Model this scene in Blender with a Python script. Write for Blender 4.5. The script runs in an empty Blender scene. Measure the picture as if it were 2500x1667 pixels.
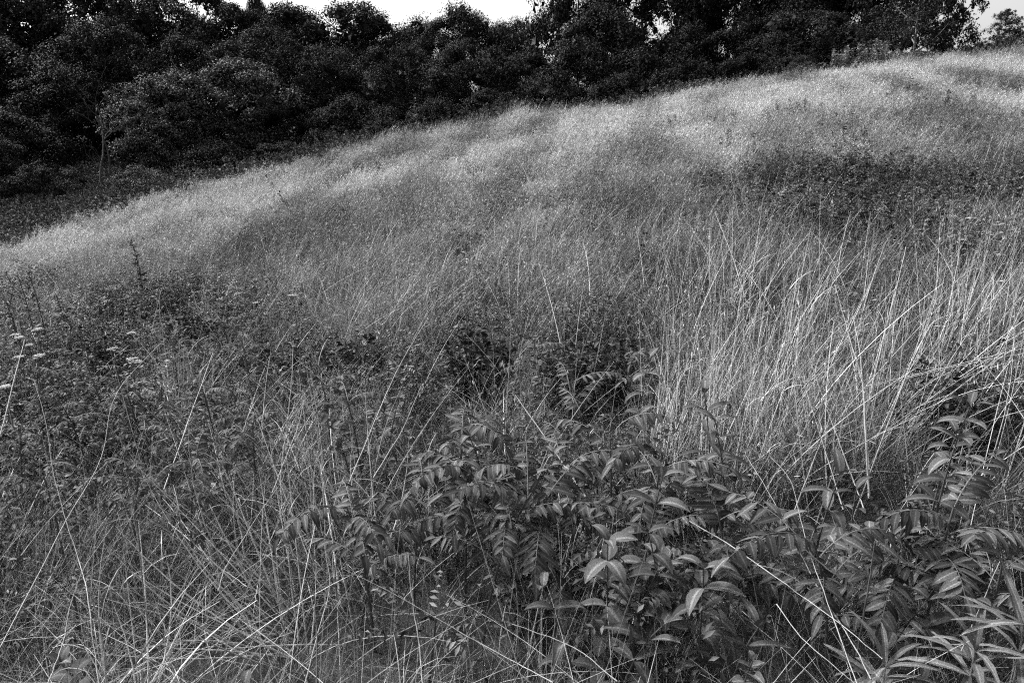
import bpy, math, random
import numpy as np
from mathutils import Vector

R_ = np.random.default_rng(7)
random.seed(7)
sc = bpy.context.scene
COL = sc.collection
rad = math.radians

# ------------------------------------------------------------------ camera, sky, sun, exposure
PITCH = rad(15.0)
FPX = 1944.4                      # 28 mm on a 36 mm frame, 2500 px wide photograph
cam = bpy.data.cameras.new("camera"); cam.lens = 28; cam.sensor_width = 36
cam.clip_start = 0.05; cam.clip_end = 6000
camo = bpy.data.objects.new("camera", cam); COL.objects.link(camo)
camo.location = (0, 0, 0); camo.rotation_euler = (rad(90) - PITCH, 0, 0)
sc.camera = camo

SUN_AZ = rad(-62)                 # from +Y towards the left of the picture
SUN_EL = rad(42)
w = bpy.data.worlds.new("World"); sc.world = w; w.use_nodes = True
nt = w.node_tree; nt.nodes.clear()
sky = nt.nodes.new('ShaderNodeTexSky'); sky.sky_type = 'NISHITA'; sky.sun_disc = False
sky.sun_elevation = SUN_EL; sky.sun_rotation = SUN_AZ
sky.dust_density = 4.0; sky.air_density = 1.0; sky.ozone_density = 1.0
bw = nt.nodes.new('ShaderNodeRGBToBW'); bg = nt.nodes.new('ShaderNodeBackground'); wo = nt.nodes.new('ShaderNodeOutputWorld')
bg.inputs[1].default_value = 0.145
nt.links.new(sky.outputs[0], bw.inputs[0]); nt.links.new(bw.outputs[0], bg.inputs[0]); nt.links.new(bg.outputs[0], wo.inputs[0])

sun = bpy.data.lights.new("sun", 'SUN'); sun.energy = 3.4; sun.angle = rad(9); sun.color = (1, 1, 1)
suno = bpy.data.objects.new("sun", sun); COL.objects.link(suno)
sdir = Vector((math.sin(SUN_AZ) * math.cos(SUN_EL), math.cos(SUN_AZ) * math.cos(SUN_EL), math.sin(SUN_EL)))
suno.rotation_euler = (-sdir).to_track_quat('-Z', 'Y').to_euler()
sc.view_settings.view_transform = 'Standard'; sc.view_settings.look = 'None'
sc.view_settings.gamma = 1.0; sc.view_settings.exposure = 1.0
sc.render.engine = 'CYCLES'
sc.cycles.max_bounces = 4; sc.cycles.diffuse_bounces = 2; sc.cycles.glossy_bounces = 1; sc.cycles.transmission_bounces = 2; sc.cycles.transparent_max_bounces = 4
sc.cycles.use_denoising = False; sc.cycles.use_adaptive_sampling = True; sc.cycles.adaptive_threshold = 0.04; sc.cycles.filter_width = 1.2
sc.render.resolution_x = 1024; sc.render.resolution_y = 682

# ------------------------------------------------------------------ helpers
def tag(o, label=None, cat=None, group=None, kind=None):
    if label: o["label"] = label
    if cat: o["category"] = cat
    if group: o["group"] = group
    if kind: o["kind"] = kind
    return o

def pdir(px, py):
    px = np.asarray(px, float); py = np.asarray(py, float)
    a = (px - 1250) / FPX; b = (833.5 - py) / FPX
    return np.stack([a, math.cos(PITCH) + b * math.sin(PITCH), -math.sin(PITCH) + b * math.cos(PITCH)], -1)

def azte(px, py):
    d = pdir(px, py); h = np.hypot(d[..., 0], d[..., 1])
    return np.arctan2(d[..., 0], d[..., 1]), d[..., 2] / h

def proj(P):
    P = np.asarray(P, float)
    y = P[..., 1] * math.cos(PITCH) - P[..., 2] * math.sin(PITCH)
    u = P[..., 1] * math.sin(PITCH) + P[..., 2] * math.cos(PITCH)
    y = np.maximum(y, 1e-3)
    return 1250 + FPX * P[..., 0] / y, 833.5 - FPX * u / y

def hsh(ix, iy, s=0):
    n = (ix.astype(np.int64) * 374761393 + iy.astype(np.int64) * 668265263 + s * 1442695041) & 0x7fffffff
    n = ((n ^ (n >> 13)) * 1274126177) & 0x7fffffff
    return ((n ^ (n >> 16)) & 0xffff) / 65535.0

def vnoise(x, y, s=0):
    x = np.asarray(x, float); y = np.asarray(y, float)
    ix = np.floor(x); iy = np.floor(y); fx = x - ix; fy = y - iy
    fx = fx * fx * (3 - 2 * fx); fy = fy * fy * (3 - 2 * fy)
    a = hsh(ix, iy, s); b = hsh(ix + 1, iy, s); c = hsh(ix, iy + 1, s); d = hsh(ix + 1, iy + 1, s)
    return (a * (1 - fx) + b * fx) * (1 - fy) + (c * (1 - fx) + d * fx) * fy

def fbm(x, y, s=0, o=3):
    v = 0; a = 0.5; t = 0
    for k in range(o):
        v = v + a * vnoise(x * 2 ** k, y * 2 ** k, s + k); t += a; a *= 0.5
    return v / t

# ------------------------------------------------------------------ terrain
rp = np.array([(-400, 700), (0, 606), (124, 570), (301, 528), (425, 480), (553, 452), (709, 405), (834, 370), (1024, 334), (1117, 316),
               (1273, 280), (1436, 266), (1667, 226), (1879, 192), (2050, 172), (2180, 154), (2340, 134), (2500, 120), (2900, 90)], float)
RAZ, RTE = azte(rp[:, 0], rp[:, 1])
def RDIST(az): return np.interp(az, [-0.8, -0.57, -0.2, 0.1, 0.35, 0.57, 0.8], [17, 18, 20, 21, 23, 26, 28])
def FARTE(az):
    a, t = azte(np.array([-400, 0, 500, 900, 1100, 1700, 2100, 2500, 2900]), np.array([430, 405, 378, 340, 350, 300, 180, 128, 120]))
    return np.interp(az, a, t)

def height(x, y):
    x = np.asarray(x, float); y = np.asarray(y, float)
    r = np.hypot(x, y); az = np.arctan2(x, y)
    back = np.clip((np.abs(az) - 1.2) / 1.2, 0, 1)
    azc = az * (1 - back)
    R = RDIST(azc); zR = np.interp(azc, RAZ, RTE) * R - 0.30
    z0 = -1.85
    t = np.clip(r / R, 0, 1)
    s = t ** 1.22
    z = z0 + (zR - z0) * s
    zf = FARTE(azc) * 50
    u = np.clip((r - R) / (50 - R), 0, 1)
    us = u * u * (3 - 2 * u)
    dip = np.interp(azc, [-0.6, -0.2, 0.1, 0.4, 0.6], [1.2, 1.2, 2.2, 1.5, 0.3])
    far = zR + (zf - zR) * us - dip * 4 * us * (1 - us)
    z = np.where(r > R, far, z)
    v = np.clip((r - 50) / 60, 0, 1); rise = np.interp(azc, [-0.6, 0.0, 0.3], [8, 3, 0])
    z = z + rise * v * v * (3 - 2 * v)
    z = z - np.clip((r - 200) / 800, 0, 1) * 6
    m = np.clip(r / 4, 0.15, 1) * np.clip(1.5 - r / 400, 0, 1)
    z = z + m * (0.30 * (fbm(x * 0.35, y * 0.35, 3) - 0.5) + 0.16 * (fbm(x * 1.3, y * 1.3, 9) - 0.5))
    return z

def hit(px, py, lift=0.0):
    d = pdir(px, py); d = d / np.hypot(d[0], d[1])
    rr = np.linspace(0.9, 70, 2800)
    z = height(d[0] * rr, d[1] * rr) + lift
    k = np.where(rr * d[2] <= z)[0]
    r = rr[k[0]] if len(k) else 30
    return np.array([d[0] * r, d[1] * r, float(height(d[0] * r, d[1] * r))])

def at(px, r, py=None):
    az, te = azte(px, 800 if py is None else py)
    x, y = math.sin(az) * r, math.cos(az) * r
    return np.array([x, y, float(height(x, y)) if py is None else te * r])

# ------------------------------------------------------------------ materials
def newmat(name):
    m = bpy.data.materials.new(name); m.use_nodes = True
    n = m.node_tree; n.nodes.clear()
    return m, n, n.nodes.new, n.links.new

def grey(v): return (v, v, v, 1)

def mat_plant(name, lo, hi, rough=0.55, trans=0.3, spec=0.4, midrib=0.0, mottle=0.25, mscale=60, tone=False, bump=0.0, dark_edge=0.0, power=1.0):
    m, n, N, L = newmat(name)
    out = N('ShaderNodeOutputMaterial')
    geo = N('ShaderNodeNewGeometry')
    rnd = geo.outputs['Random Per Island']
    if power != 1.0:
        p = N('ShaderNodeMath'); p.operation = 'POWER'; L(rnd, p.inputs[0]); p.inputs[1].default_value = power; rnd = p.outputs[0]
    mr = N('ShaderNodeMapRange'); L(rnd, mr.inputs[0]); mr.inputs[3].default_value = lo; mr.inputs[4].default_value = hi
    val = mr.outputs[0]
    def mul(a, b):
        q = N('ShaderNodeMath'); q.operation = 'MULTIPLY'; L(a, q.inputs[0])
        if isinstance(b, float): q.inputs[1].default_value = b
        else: L(b, q.inputs[1])
        return q.outputs[0]
    if mottle > 0:
        tc = N('ShaderNodeTexCoord'); no = N('ShaderNodeTexNoise'); no.inputs['Scale'].default_value = mscale; no.inputs['Detail'].default_value = 4
        no.inputs['Roughness'].default_value = 0.7
        L(tc.outputs['Object'], no.inputs['Vector'])
        q = N('ShaderNodeMapRange'); L(no.outputs[0], q.inputs[0]); q.inputs[1].default_value = 0.3; q.inputs[2].default_value = 0.7
        q.inputs[3].default_value = 1 - mottle; q.inputs[4].default_value = 1 + mottle
        val = mul(val, q.outputs[0])
    if midrib > 0:
        uv = N('ShaderNodeUVMap'); sx = N('ShaderNodeSeparateXYZ'); L(uv.outputs[0], sx.inputs[0])
        a = N('ShaderNodeMath'); a.operation = 'SUBTRACT'; L(sx.outputs[0], a.inputs[0]); a.inputs[1].default_value = 0.5
        b = N('ShaderNodeMath'); b.operation = 'ABSOLUTE'; L(a.outputs[0], b.inputs[0])
        q = N('ShaderNodeMapRange'); L(b.outputs[0], q.inputs[0]); q.inputs[1].default_value = 0.03; q.inputs[2].default_value = 0.13
        q.inputs[3].default_value = 1 + midrib; q.inputs[4].default_value = 1
        # side veins
        c = N('ShaderNodeMath'); c.operation = 'MULTIPLY_ADD'; L(b.outputs[0], c.inputs[0]); c.inputs[1].default_value = -0.55; L(sx.outputs[1], c.inputs[2])
        d = N('ShaderNodeMath'); d.operation = 'MULTIPLY'; L(c.outputs[0], d.inputs[0]); d.inputs[1].default_value = 62.8
        e = N('ShaderNodeMath'); e.operation = 'SINE'; L(d.outputs[0], e.inputs[0])
        f = N('ShaderNodeMapRange'); L(e.outputs[0], f.inputs[0]); f.inputs[1].default_value = -1; f.inputs[3].default_value = 0.94; f.inputs[4].default_value = 1.05
        val = mul(mul(val, q.outputs[0]), f.outputs[0])
    if tone:
        at_ = N('ShaderNodeAttribute'); at_.attribute_type = 'INSTANCER'; at_.attribute_name = 'tone'
        val = mul(val, at_.outputs['Fac'])
    cl = N('ShaderNodeMath'); cl.operation = 'MINIMUM'; L(val, cl.inputs[0]); cl.inputs[1].default_value = 0.82
    val = cl.outputs[0]
    pr = N('ShaderNodeBsdfPrincipled'); pr.inputs['Roughness'].default_value = rough
    pr.inputs['Specular IOR Level'].default_value = spec
    L(val, pr.inputs['Base Color'])
    if bump > 0:
        tc2 = N('ShaderNodeTexCoord'); n2 = N('ShaderNodeTexNoise'); n2.inputs['Scale'].default_value = mscale * 4; L(tc2.outputs['Object'], n2.inputs['Vector'])
        bp = N('ShaderNodeBump'); bp.inputs['Strength'].default_value = bump; bp.inputs['Distance'].default_value = 0.004; L(n2.outputs[0], bp.inputs['Height']); L(bp.outputs[0], pr.inputs['Normal'])
    if trans > 0:
        tr = N('ShaderNodeBsdfTranslucent'); L(val, tr.inputs[0])
        mx = N('ShaderNodeMixShader'); mx.inputs[0].default_value = trans
        L(pr.outputs[0], mx.inputs[1]); L(tr.outputs[0], mx.inputs[2]); L(mx.outputs[0], out.inputs[0])
    else:
        L(pr.outputs[0], out.inputs[0])
    return m

def mat_ground():
    m, n, N, L = newmat("soil_and_litter")
    out = N('ShaderNodeOutputMaterial'); pr = N('ShaderNodeBsdfPrincipled'); pr.inputs['Roughness'].default_value = 0.95
    tc = N('ShaderNodeTexCoord'); no = N('ShaderNodeTexNoise'); no.inputs['Scale'].default_value = 55; no.inputs['Detail'].default_value = 10; no.inputs['Roughness'].default_value = 0.75
    L(tc.outputs['Object'], no.inputs['Vector'])
    cr = N('ShaderNodeValToRGB'); cr.color_ramp.elements[0].color = grey(0.015); cr.color_ramp.elements[0].position = 0.35
    cr.color_ramp.elements[1].color = grey(0.06); cr.color_ramp.elements[1].position = 0.7
    L(no.outputs[0], cr.inputs[0]); L(cr.outputs[0], pr.inputs['Base Color'])
    bp = N('ShaderNodeBump'); bp.inputs['Strength'].default_value = 0.6; bp.inputs['Distance'].default_value = 0.05
    L(no.outputs[0], bp.inputs['Height']); L(bp.outputs[0], pr.inputs['Normal']); L(pr.outputs[0], out.inputs[0])
    return m

M = dict(
    ground=mat_ground(),
    meadowb=mat_plant("meadow_grass_blade", 0.04, 0.52, 0.5, 0.2, 0.4, mottle=0, tone=True, power=1.3),
    strawb=mat_plant("bright_straw", 0.25, 0.82, 0.45, 0.08, 0.5, mottle=0.35, mscale=35),
    ridgeb=mat_plant("ridge_bush_leaf", 0.03, 0.26, 0.5, 0.25, 0.4, mottle=0),
    meadow=mat_plant("pale_meadow_grass", 0.2, 0.5, 0.5, 0.25, 0.4, mottle=0, tone=True),
    straw=mat_plant("dry_straw", 0.03, 0.64, 0.45, 0.08, 0.5, mottle=0.35, mscale=35, power=1.3),
    stalk=mat_plant("bleached_stalk", 0.13, 0.38, 0.45, 0.05, 0.5, mottle=0.3, mscale=30),
    darkstem=mat_plant("dark_stem", 0.02, 0.05, 0.6, 0.0, 0.3, mottle=0.3),
    greygrass=mat_plant("green_grass_blade", 0.008, 0.21, 0.45, 0.12, 0.5, mottle=0, power=2.4),
    leaf=mat_plant("compound_leaf", 0.022, 0.10, 0.8, 0.12, 0.15, midrib=1.3, mottle=0.55, mscale=260),
    broad=mat_plant("broad_leaf", 0.022, 0.105, 0.75, 0.12, 0.2, midrib=1.3, mottle=0.55, mscale=260),
    hairy=mat_plant("downy_leaf", 0.08, 0.17, 0.7, 0.2, 0.3, midrib=1.0, mottle=0.6, mscale=300),
    herb=mat_plant("small_herb_leaf", 0.008, 0.20, 0.6, 0.15, 0.25, mottle=0, tone=True, power=1.4),
    darkherb=mat_plant("dark_shrub_leaf", 0.006, 0.065, 0.6, 0.05, 0.2, mottle=0),  # low leaf colour, which also darkens the shadow hollows
    deadwood=mat_plant("dead_wood", 0.04, 0.08, 0.9, 0, 0.2, mottle=0.4, mscale=8),
    herb2=mat_plant("herb_leaf", 0.03, 0.2, 0.5, 0.3, 0.5, mottle=0),
    gstem=mat_plant("green_stem", 0.02, 0.08, 0.6, 0.0, 0.3, mottle=0.2),
    petal=mat_plant("white_petal", 0.35, 0.55, 0.6, 0.3, 0.2, mottle=0),
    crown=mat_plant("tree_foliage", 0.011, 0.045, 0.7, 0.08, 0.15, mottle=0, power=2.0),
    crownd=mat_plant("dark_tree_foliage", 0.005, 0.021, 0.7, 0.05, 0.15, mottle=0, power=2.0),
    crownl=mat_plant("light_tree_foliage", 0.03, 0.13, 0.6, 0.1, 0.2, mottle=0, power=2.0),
    bankh=mat_plant("bank_foliage", 0.015, 0.13, 0.7, 0.15, 0.15, mottle=0, power=1.5, tone=True),
    bark=mat_plant("bark", 0.03, 0.05, 0.9, 0, 0.2, mottle=0.5, mscale=8),
    barkl=mat_plant("pale_bark", 0.12, 0.2, 0.9, 0, 0.2, mottle=0.5, mscale=8),
)

# ------------------------------------------------------------------ mesh building: everything is strips (N,K,C,3)
def mesh_from(name, strips, smooth=True):
    """strips: list of (V (N,K,C,3), material key)"""
    vs, fs, uvs, mi = [], [], [], []; mats = []; off = 0
    for V, mk in strips:
        if V is None or len(V) == 0: continue
        Nn, K, C, _ = V.shape
        if mk not in mats: mats.append(mk)
        vs.append(V.reshape(-1, 3))
        idx = (np.arange(Nn)[:, None, None] * K * C + np.arange(K - 1)[None, :, None] * C + np.arange(C - 1)[None, None, :])
        q = np.stack([idx, idx + 1, idx + C + 1, idx + C], -1).reshape(-1, 4) + off
        fs.append(q)
        u = np.broadcast_to((np.arange(C) / (C - 1))[None, None, :], (Nn, K, C)); v = np.broadcast_to((np.arange(K) / (K - 1))[None, :, None], (Nn, K, C))
        uvs.append(np.stack([u, v], -1).reshape(-1, 2))
        mi.append(np.full(len(q), mats.index(mk), np.int32))
        off += Nn * K * C
    me = bpy.data.meshes.new(name)
    V = np.concatenate(vs); F = np.concatenate(fs); U = np.concatenate(uvs); MI = np.concatenate(mi)
    me.vertices.add(len(V)); me.vertices.foreach_set('co', V.astype(np.float32).ravel())
    me.loops.add(F.size); me.loops.foreach_set('vertex_index', F.astype(np.int32).ravel())
    me.polygons.add(len(F)); me.polygons.foreach_set('loop_start', np.arange(0, F.size, 4, dtype=np.int32))
    me.polygons.foreach_set('material_index', MI)
    if smooth: me.polygons.foreach_set('use_smooth', np.ones(len(F), bool))
    ul = me.uv_layers.new(name="UVMap"); ul.data.foreach_set('uv', U[F.ravel()].astype(np.float32).ravel())
    for mk in mats: me.materials.append(M[mk])
    me.update(calc_edges=True)
    return me

def link(name, me, parent=None, loc=None):
    o = bpy.data.objects.new(name, me); COL.objects.link(o)
    if parent: o.parent = parent
    if loc is not None: o.location = loc
    return o

def nrm(v): return v / np.maximum(np.linalg.norm(v, axis=-1, keepdims=True), 1e-9)

def blades(base, az, L, lean, bend, wid, K=4, roll=None, twist=0.0):
    """curved ribbons. lean = horizontal share, bend = extra curving over"""
    N = len(base); t = np.linspace(0, 1, K)[None, :]
    ang0 = lean[:, None]; ang = ang0 + bend[:, None] * t          # angle from vertical along the blade
    seg = L[:, None] / (K - 1)
    dx = np.sin(ang); dz = np.cos(ang)
    hx = np.concatenate([np.zeros((N, 1)), np.cumsum(dx[:, :-1] * seg, 1)], 1); hz = np.concatenate([np.zeros((N, 1)), np.cumsum(dz[:, :-1] * seg, 1)], 1)
    P = np.stack([base[:, None, 0] + hx * np.sin(az)[:, None], base[:, None, 1] + hx * np.cos(az)[:, None], base[:, None, 2] + hz], -1)
    rr = (R_.random(N) * math.pi if roll is None else roll)
    side = np.stack([np.cos(rr), np.sin(rr), np.zeros(N)], -1)[:, None, :]
    w_ = (wid[:, None] * (1 - 0.85 * t ** 1.6))[..., None] * 0.5
    return np.stack([P - side * w_, P + side * w_], 2)

def tubes(P, rad_, sides=4):
    """P (N,K,3), rad_ (N,K)"""
    T = np.gradient(P, axis=1); T = nrm(T)
    ref = np.where(np.abs(T[..., 2:3]) > 0.9, np.array([1.0, 0, 0]), np.array([0, 0, 1.0]))
    A = nrm(np.cross(T, ref)); B = np.cross(T, A)
    th = np.linspace(0, 2 * math.pi, sides + 1)
    return P[:, :, None, :] + rad_[:, :, None, None] * (A[:, :, None, :] * np.cos(th)[None, None, :, None] + B[:, :, None, :] * np.sin(th)[None, None, :, None])

def leaves(base, d, n, L, W, curl, fold=0.35, K=6, C=3, p=0.7, q=0.9, wave=0.0):
    d = nrm(d); n = nrm(n - (n * d).sum(-1, keepdims=True) * d); s = np.cross(d, n)
    t = np.linspace(0, 1, K)[None, :]
    cu = np.where(np.abs(curl) < 1e-3, 1e-3, curl)[:, None]
    a = L[:, None] * np.sin(cu * t) / cu; b = -L[:, None] * (1 - np.cos(cu * t)) / cu
    c = base[:, None, :] + d[:, None, :] * a[..., None] + n[:, None, :] * b[..., None]
    prof = np.clip(t, 0, 1) ** p * np.clip(1 - t, 0, 1) ** q; prof = prof / prof.max()
    hw = W[:, None] * 0.5 * prof
    nn = n[:, None, :] * np.cos(cu * t)[..., None] + d[:, None, :] * np.sin(cu * t)[..., None]
    cols = []
    for cc in np.linspace(-1, 1, C):
        e = abs(cc)
        off = s[:, None, :] * (hw * cc)[..., None] + nn * (hw * fold * e)[..., None]
        if wave and e > 0.9:
            ph = R_.random(len(base))[:, None] * 6.28
            off = off + nn * (wave * W[:, None] * np.sin(t * 22 + ph + cc) * (prof > 0.1))[..., None]
        cols.append(c + off)
    return np.stack(cols, 2)

def rot(v, k, a):
    k = nrm(k); c = np.cos(a)[..., None]; s = np.sin(a)[..., None]
    return v * c + np.cross(k, v) * s + k * (k * v).sum(-1, keepdims=True) * (1 - c)

def jit(n, s): return R_.normal(0, s, (n, 3))

# ------------------------------------------------------------------ ground
def make_ground():
    az = np.concatenate([np.linspace(-math.pi, -0.9, 60)[:-1], np.linspace(-0.9, 0.9, 260), np.linspace(0.9, math.pi, 60)[1:]])
    r = np.concatenate([np.linspace(0.02, 40, 260), 40 * np.exp(np.linspace(0.02, math.log(3000 / 40), 70))])
    A, RR = np.meshgrid(az, r)
    x = np.sin(A) * RR; y = np.cos(A) * RR
    V = np.stack([x, y, height(x, y)], -1)[None][:, :, ::-1]
    o = link("ground", mesh_from("ground", [(V, 'ground')])); tag(o, kind="structure")
make_ground()

# ------------------------------------------------------------------ scatter (stuff) by geometry nodes
def scatter(name, P, rotz, tilt, scl, idx, tone, sources, label, cat):
    src = bpy.data.collections.new(name + "_kinds")
    for k, me in enumerate(sources):
        src.objects.link(bpy.data.objects.new("%s_kind_%02d" % (name, k), me))
    me = bpy.data.meshes.new(name); n = len(P)
    me.vertices.add(n); me.vertices.foreach_set('co', P.astype(np.float32).ravel())
    # tilt: (n,2) radians about x and y applied after the turn
    E = np.stack([tilt[:, 0], tilt[:, 1], rotz], -1)
    a = me.attributes.new('rot', 'FLOAT_VECTOR', 'POINT'); a.data.foreach_set('vector', E.astype(np.float32).ravel())
    a = me.attributes.new('scl', 'FLOAT', 'POINT'); a.data.foreach_set('value', scl.astype(np.float32))
    a = me.attributes.new('idx', 'INT', 'POINT'); a.data.foreach_set('value', idx.astype(np.int32))
    a = me.attributes.new('tone', 'FLOAT', 'POINT'); a.data.foreach_set('value', tone.astype(np.float32))
    o = link(name, me)
    g = bpy.data.node_groups.new(name, 'GeometryNodeTree')
    g.interface.new_socket("Geometry", in_out='INPUT', socket_type='NodeSocketGeometry')
    g.interface.new_socket("Geometry", in_out='OUTPUT', socket_type='NodeSocketGeometry')
    N = g.nodes.new; L = g.links.new
    gi = N('NodeGroupInput'); go = N('NodeGroupOutput'); iop = N('GeometryNodeInstanceOnPoints'); ci = N('GeometryNodeCollectionInfo')
    ci.inputs['Collection'].default_value = src; ci.inputs['Separate Children'].default_value = True; ci.inputs['Reset Children'].default_value = True
    def na(nm, dt):
        q = N('GeometryNodeInputNamedAttribute'); q.data_type = dt; q.inputs[0].default_value = nm; return q.outputs[0]
    L(gi.outputs[0], iop.inputs['Points']); L(ci.outputs[0], iop.inputs['Instance']); iop.inputs['Pick Instance'].default_value = True
    L(na('idx', 'INT'), iop.inputs['Instance Index']); L(na('rot', 'FLOAT_VECTOR'), iop.inputs['Rotation']); L(na('scl', 'FLOAT'), iop.inputs['Scale'])
    L(iop.outputs[0], go.inputs[0])
    md = o.modifiers.new("scatter", 'NODES'); md.node_group = g
    return tag(o, label, cat, kind="stuff")

WIND = rad(80)     # grass leans to the right of the picture

def tuft_mesh(name, n, spread, Lr, wr, lean=(0.1, 0.45), bend=(0.1, 0.9), mk='meadowb', K=4, heads=0, windy=0.7):
    a = R_.random(n) * 6.283; r = spread * np.sqrt(R_.random(n))
    base = np.stack([np.cos(a) * r, np.sin(a) * r, np.full(n, -0.03)], -1)
    az = np.where(R_.random(n) < windy, WIND + R_.normal(0, 0.6, n), R_.random(n) * 6.283)
    L = R_.uniform(*Lr, n); le = R_.uniform(*lean, n); be = R_.uniform(*bend, n); wd = R_.uniform(*wr, n)
    V = blades(base, az, L, le, be, wd, K)
    st = [(V, mk)]
    if heads:
        k = R_.choice(n, heads, replace=False)
        tip = V[k, -1].mean(1); prev = V[k, -2].mean(1); dd = nrm(tip - prev)
        m = 9; T = np.repeat(tip, m, 0); D = np.repeat(dd, m, 0) + jit(heads * m, 0.5)
        b2 = T - np.repeat(dd, m, 0) * R_.uniform(0, 0.13, (heads * m, 1)) + jit(heads * m, 0.012)
        V2 = leaves(b2, D, jit(heads * m, 1), R_.uniform(0.02, 0.05, heads * m), np.full(heads * m, 0.007 if mk == 'meadowb' else 0.003), np.zeros(heads * m), K=3, fold=0)
        st.append((V2, 'meadow' if mk == 'meadowb' else mk))
    return mesh_from(name, st, smooth=False)

def polar_points(n, r0, r1, azm=0.72, power=1.0):
    az = R_.uniform(-azm, azm, n); u = R_.random(n)
    r = (r0 ** (1 + power) + u * (r1 ** (1 + power) - r0 ** (1 + power))) ** (1 / (1 + power))
    x = np.sin(az) * r; y = np.cos(az) * r
    return x, y, r, az

def ell(px, py, cx, cy, rx, ry, soft=0.35):
    d = np.sqrt(((px - cx) / rx) ** 2 + ((py - cy) / ry) ** 2)
    return np.clip((1 + soft - d) / (2 * soft), 0, 1)

def herbmask(px, py):
    m = np.zeros_like(px)
    for e in [(300, 880, 420, 160), (60, 1000, 300, 230), (120, 1180, 330, 90), (420, 1150, 220, 70), (900, 960, 170, 90), (1180, 820, 80, 90),
              (1430, 880, 180, 90), (2090, 495, 340, 75), (2400, 430, 140, 28), (1800, 450, 120, 30), (1960, 760, 380, 60), (2300, 640, 160, 40), (2330, 960, 200, 90), (1250, 1150, 420, 90),
              (1500, 1400, 560, 240), (2200, 1300, 420, 160), (2050, 160, 90, 18), (450, 740, 260, 40)]:
        m = np.maximum(m, ell(px, py, *e))
    return m

def hollow(px, py):
    m = np.zeros_like(px)
    for e in [(1180, 900, 100, 120), (1450, 990, 170, 120), (2330, 1080, 190, 100), (800, 890, 70, 45), (300, 960, 50, 40), (2150, 1180, 60, 50), (1950, 1600, 210, 120), (1100, 1500, 150, 110)]:
        m = np.maximum(m, ell(px, py, *e))
    return m

# --- far and middle meadow
far_kinds = [tuft_mesh("tuft%d" % k, 120, 0.21, (0.18, 0.46 + 0.03 * k), (0.004, 0.010), (0.25, 0.95), (0.1, 0.9), heads=60, windy=0.85) for k in range(5)] + \
            [tuft_mesh("tuftlong%d" % k, 50, 0.16, (0.35, 0.7), (0.004, 0.008), (0.15, 0.6), (0.0, 0.7), heads=9, windy=0.9) for k in range(2)]
x, y, r, az = polar_points(19000, 4.0, 29.5)
Rr = RDIST(az); keep = (r < Rr + 1.6)
z = height(x, y); px, py = proj(np.stack([x, y, z + 0.2], -1))
hm = herbmask(px, py)
keep &= R_.random(len(x)) > hm * 0.98 * (r < 22)
keep &= R_.random(len(x)) > hollow(px, py) * 0.95
keep &= R_.random(len(x)) < np.clip((r - 3.5) / 6, 0.15, 1)
x, y, r, z, px, py, az, hm = [v[keep] for v in (x, y, r, z, px, py, az, hm)]
# swaths leaning along the slope: streaky tone, in the ground's own coordinates
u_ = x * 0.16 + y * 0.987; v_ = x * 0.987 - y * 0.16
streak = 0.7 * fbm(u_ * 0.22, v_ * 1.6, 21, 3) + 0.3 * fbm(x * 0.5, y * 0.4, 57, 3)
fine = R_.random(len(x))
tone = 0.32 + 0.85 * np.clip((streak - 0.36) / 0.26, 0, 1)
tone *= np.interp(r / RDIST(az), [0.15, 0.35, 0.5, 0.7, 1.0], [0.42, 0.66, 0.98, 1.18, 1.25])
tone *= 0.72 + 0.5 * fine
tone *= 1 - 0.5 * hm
idx = R_.integers(0, 5, len(x)); cl = vnoise(x * 1.7, y * 0.8, 33) > 0.66
lg = R_.random(len(x)) < np.interp(px, [0, 1000, 1600, 2500], [0.01, 0.03, 0.07, 0.10]) + np.interp(px, [0, 900, 1500], [0.06, 0.25, 0.5]) * cl
tone = tone * np.where(lg & cl, 1.3, 1.0); lg = (R_.random(len(x)) < 0.35) & (r > RDIST(az) - 1.5) & (px > 800) & (vnoise(x * 1.5, y * 1.5, 5) > 0.5)
idx[lg] = R_.integers(5, 7, lg.sum())
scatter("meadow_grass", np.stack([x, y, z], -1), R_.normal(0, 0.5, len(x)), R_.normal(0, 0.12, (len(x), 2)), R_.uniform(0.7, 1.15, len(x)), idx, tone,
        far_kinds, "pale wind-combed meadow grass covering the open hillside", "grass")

# --- near grass: fine green-grey blades and dry straw
near_kinds = [tuft_mesh("near%d" % k, 100, 0.20, (0.18, 0.5), (0.0016, 0.0034), (0.1, 0.7), (0.3, 1.7), 'greygrass', K=6, windy=0.4) for k in range(4)] + \
             [tuft_mesh("nearstraw%d" % k, 40, 0.18, (0.25, 0.75), (0.0014, 0.003), (0.1, 0.7), (-0.2, 0.8), 'straw', K=5, windy=0.35) for k in range(3)] + \
             [tuft_mesh("nearthread%d" % k, 16, 0.2, (0.35, 0.95), (0.0018, 0.0040), (0.35, 1.35), (-0.1, 0.9), 'strawb', K=9, windy=0.2) for k in range(2)]
x, y, r, az = polar_points(4300, 1.0, 8.5, 0.75, power=0.7)
z = height(x, y); px, py = proj(np.stack([x, y, z + 0.15], -1)); hm = herbmask(px, py)
keep = (R_.random(len(x)) > hm * 0.8) & (R_.random(len(x)) > hollow(px, py) * 0.95) & (R_.random(len(x)) > 0.5 * ell(px, py, 690, 1560, 260, 230))
x, y, r, z, px, py = [v[keep] for v in (x, y, r, z, px, py)]
idx = R_.integers(0, 4, len(x)); st = R_.random(len(x)) < np.interp(px, [0, 700, 1300, 2500], [0.3, 0.35, 0.3, 0.35]); idx[st] = R_.integers(4, 7, st.sum()); st = R_.random(len(x)) < 0.2 + 0.15 * (px < 1000); idx[st] = R_.integers(7, 9, st.sum())
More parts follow.
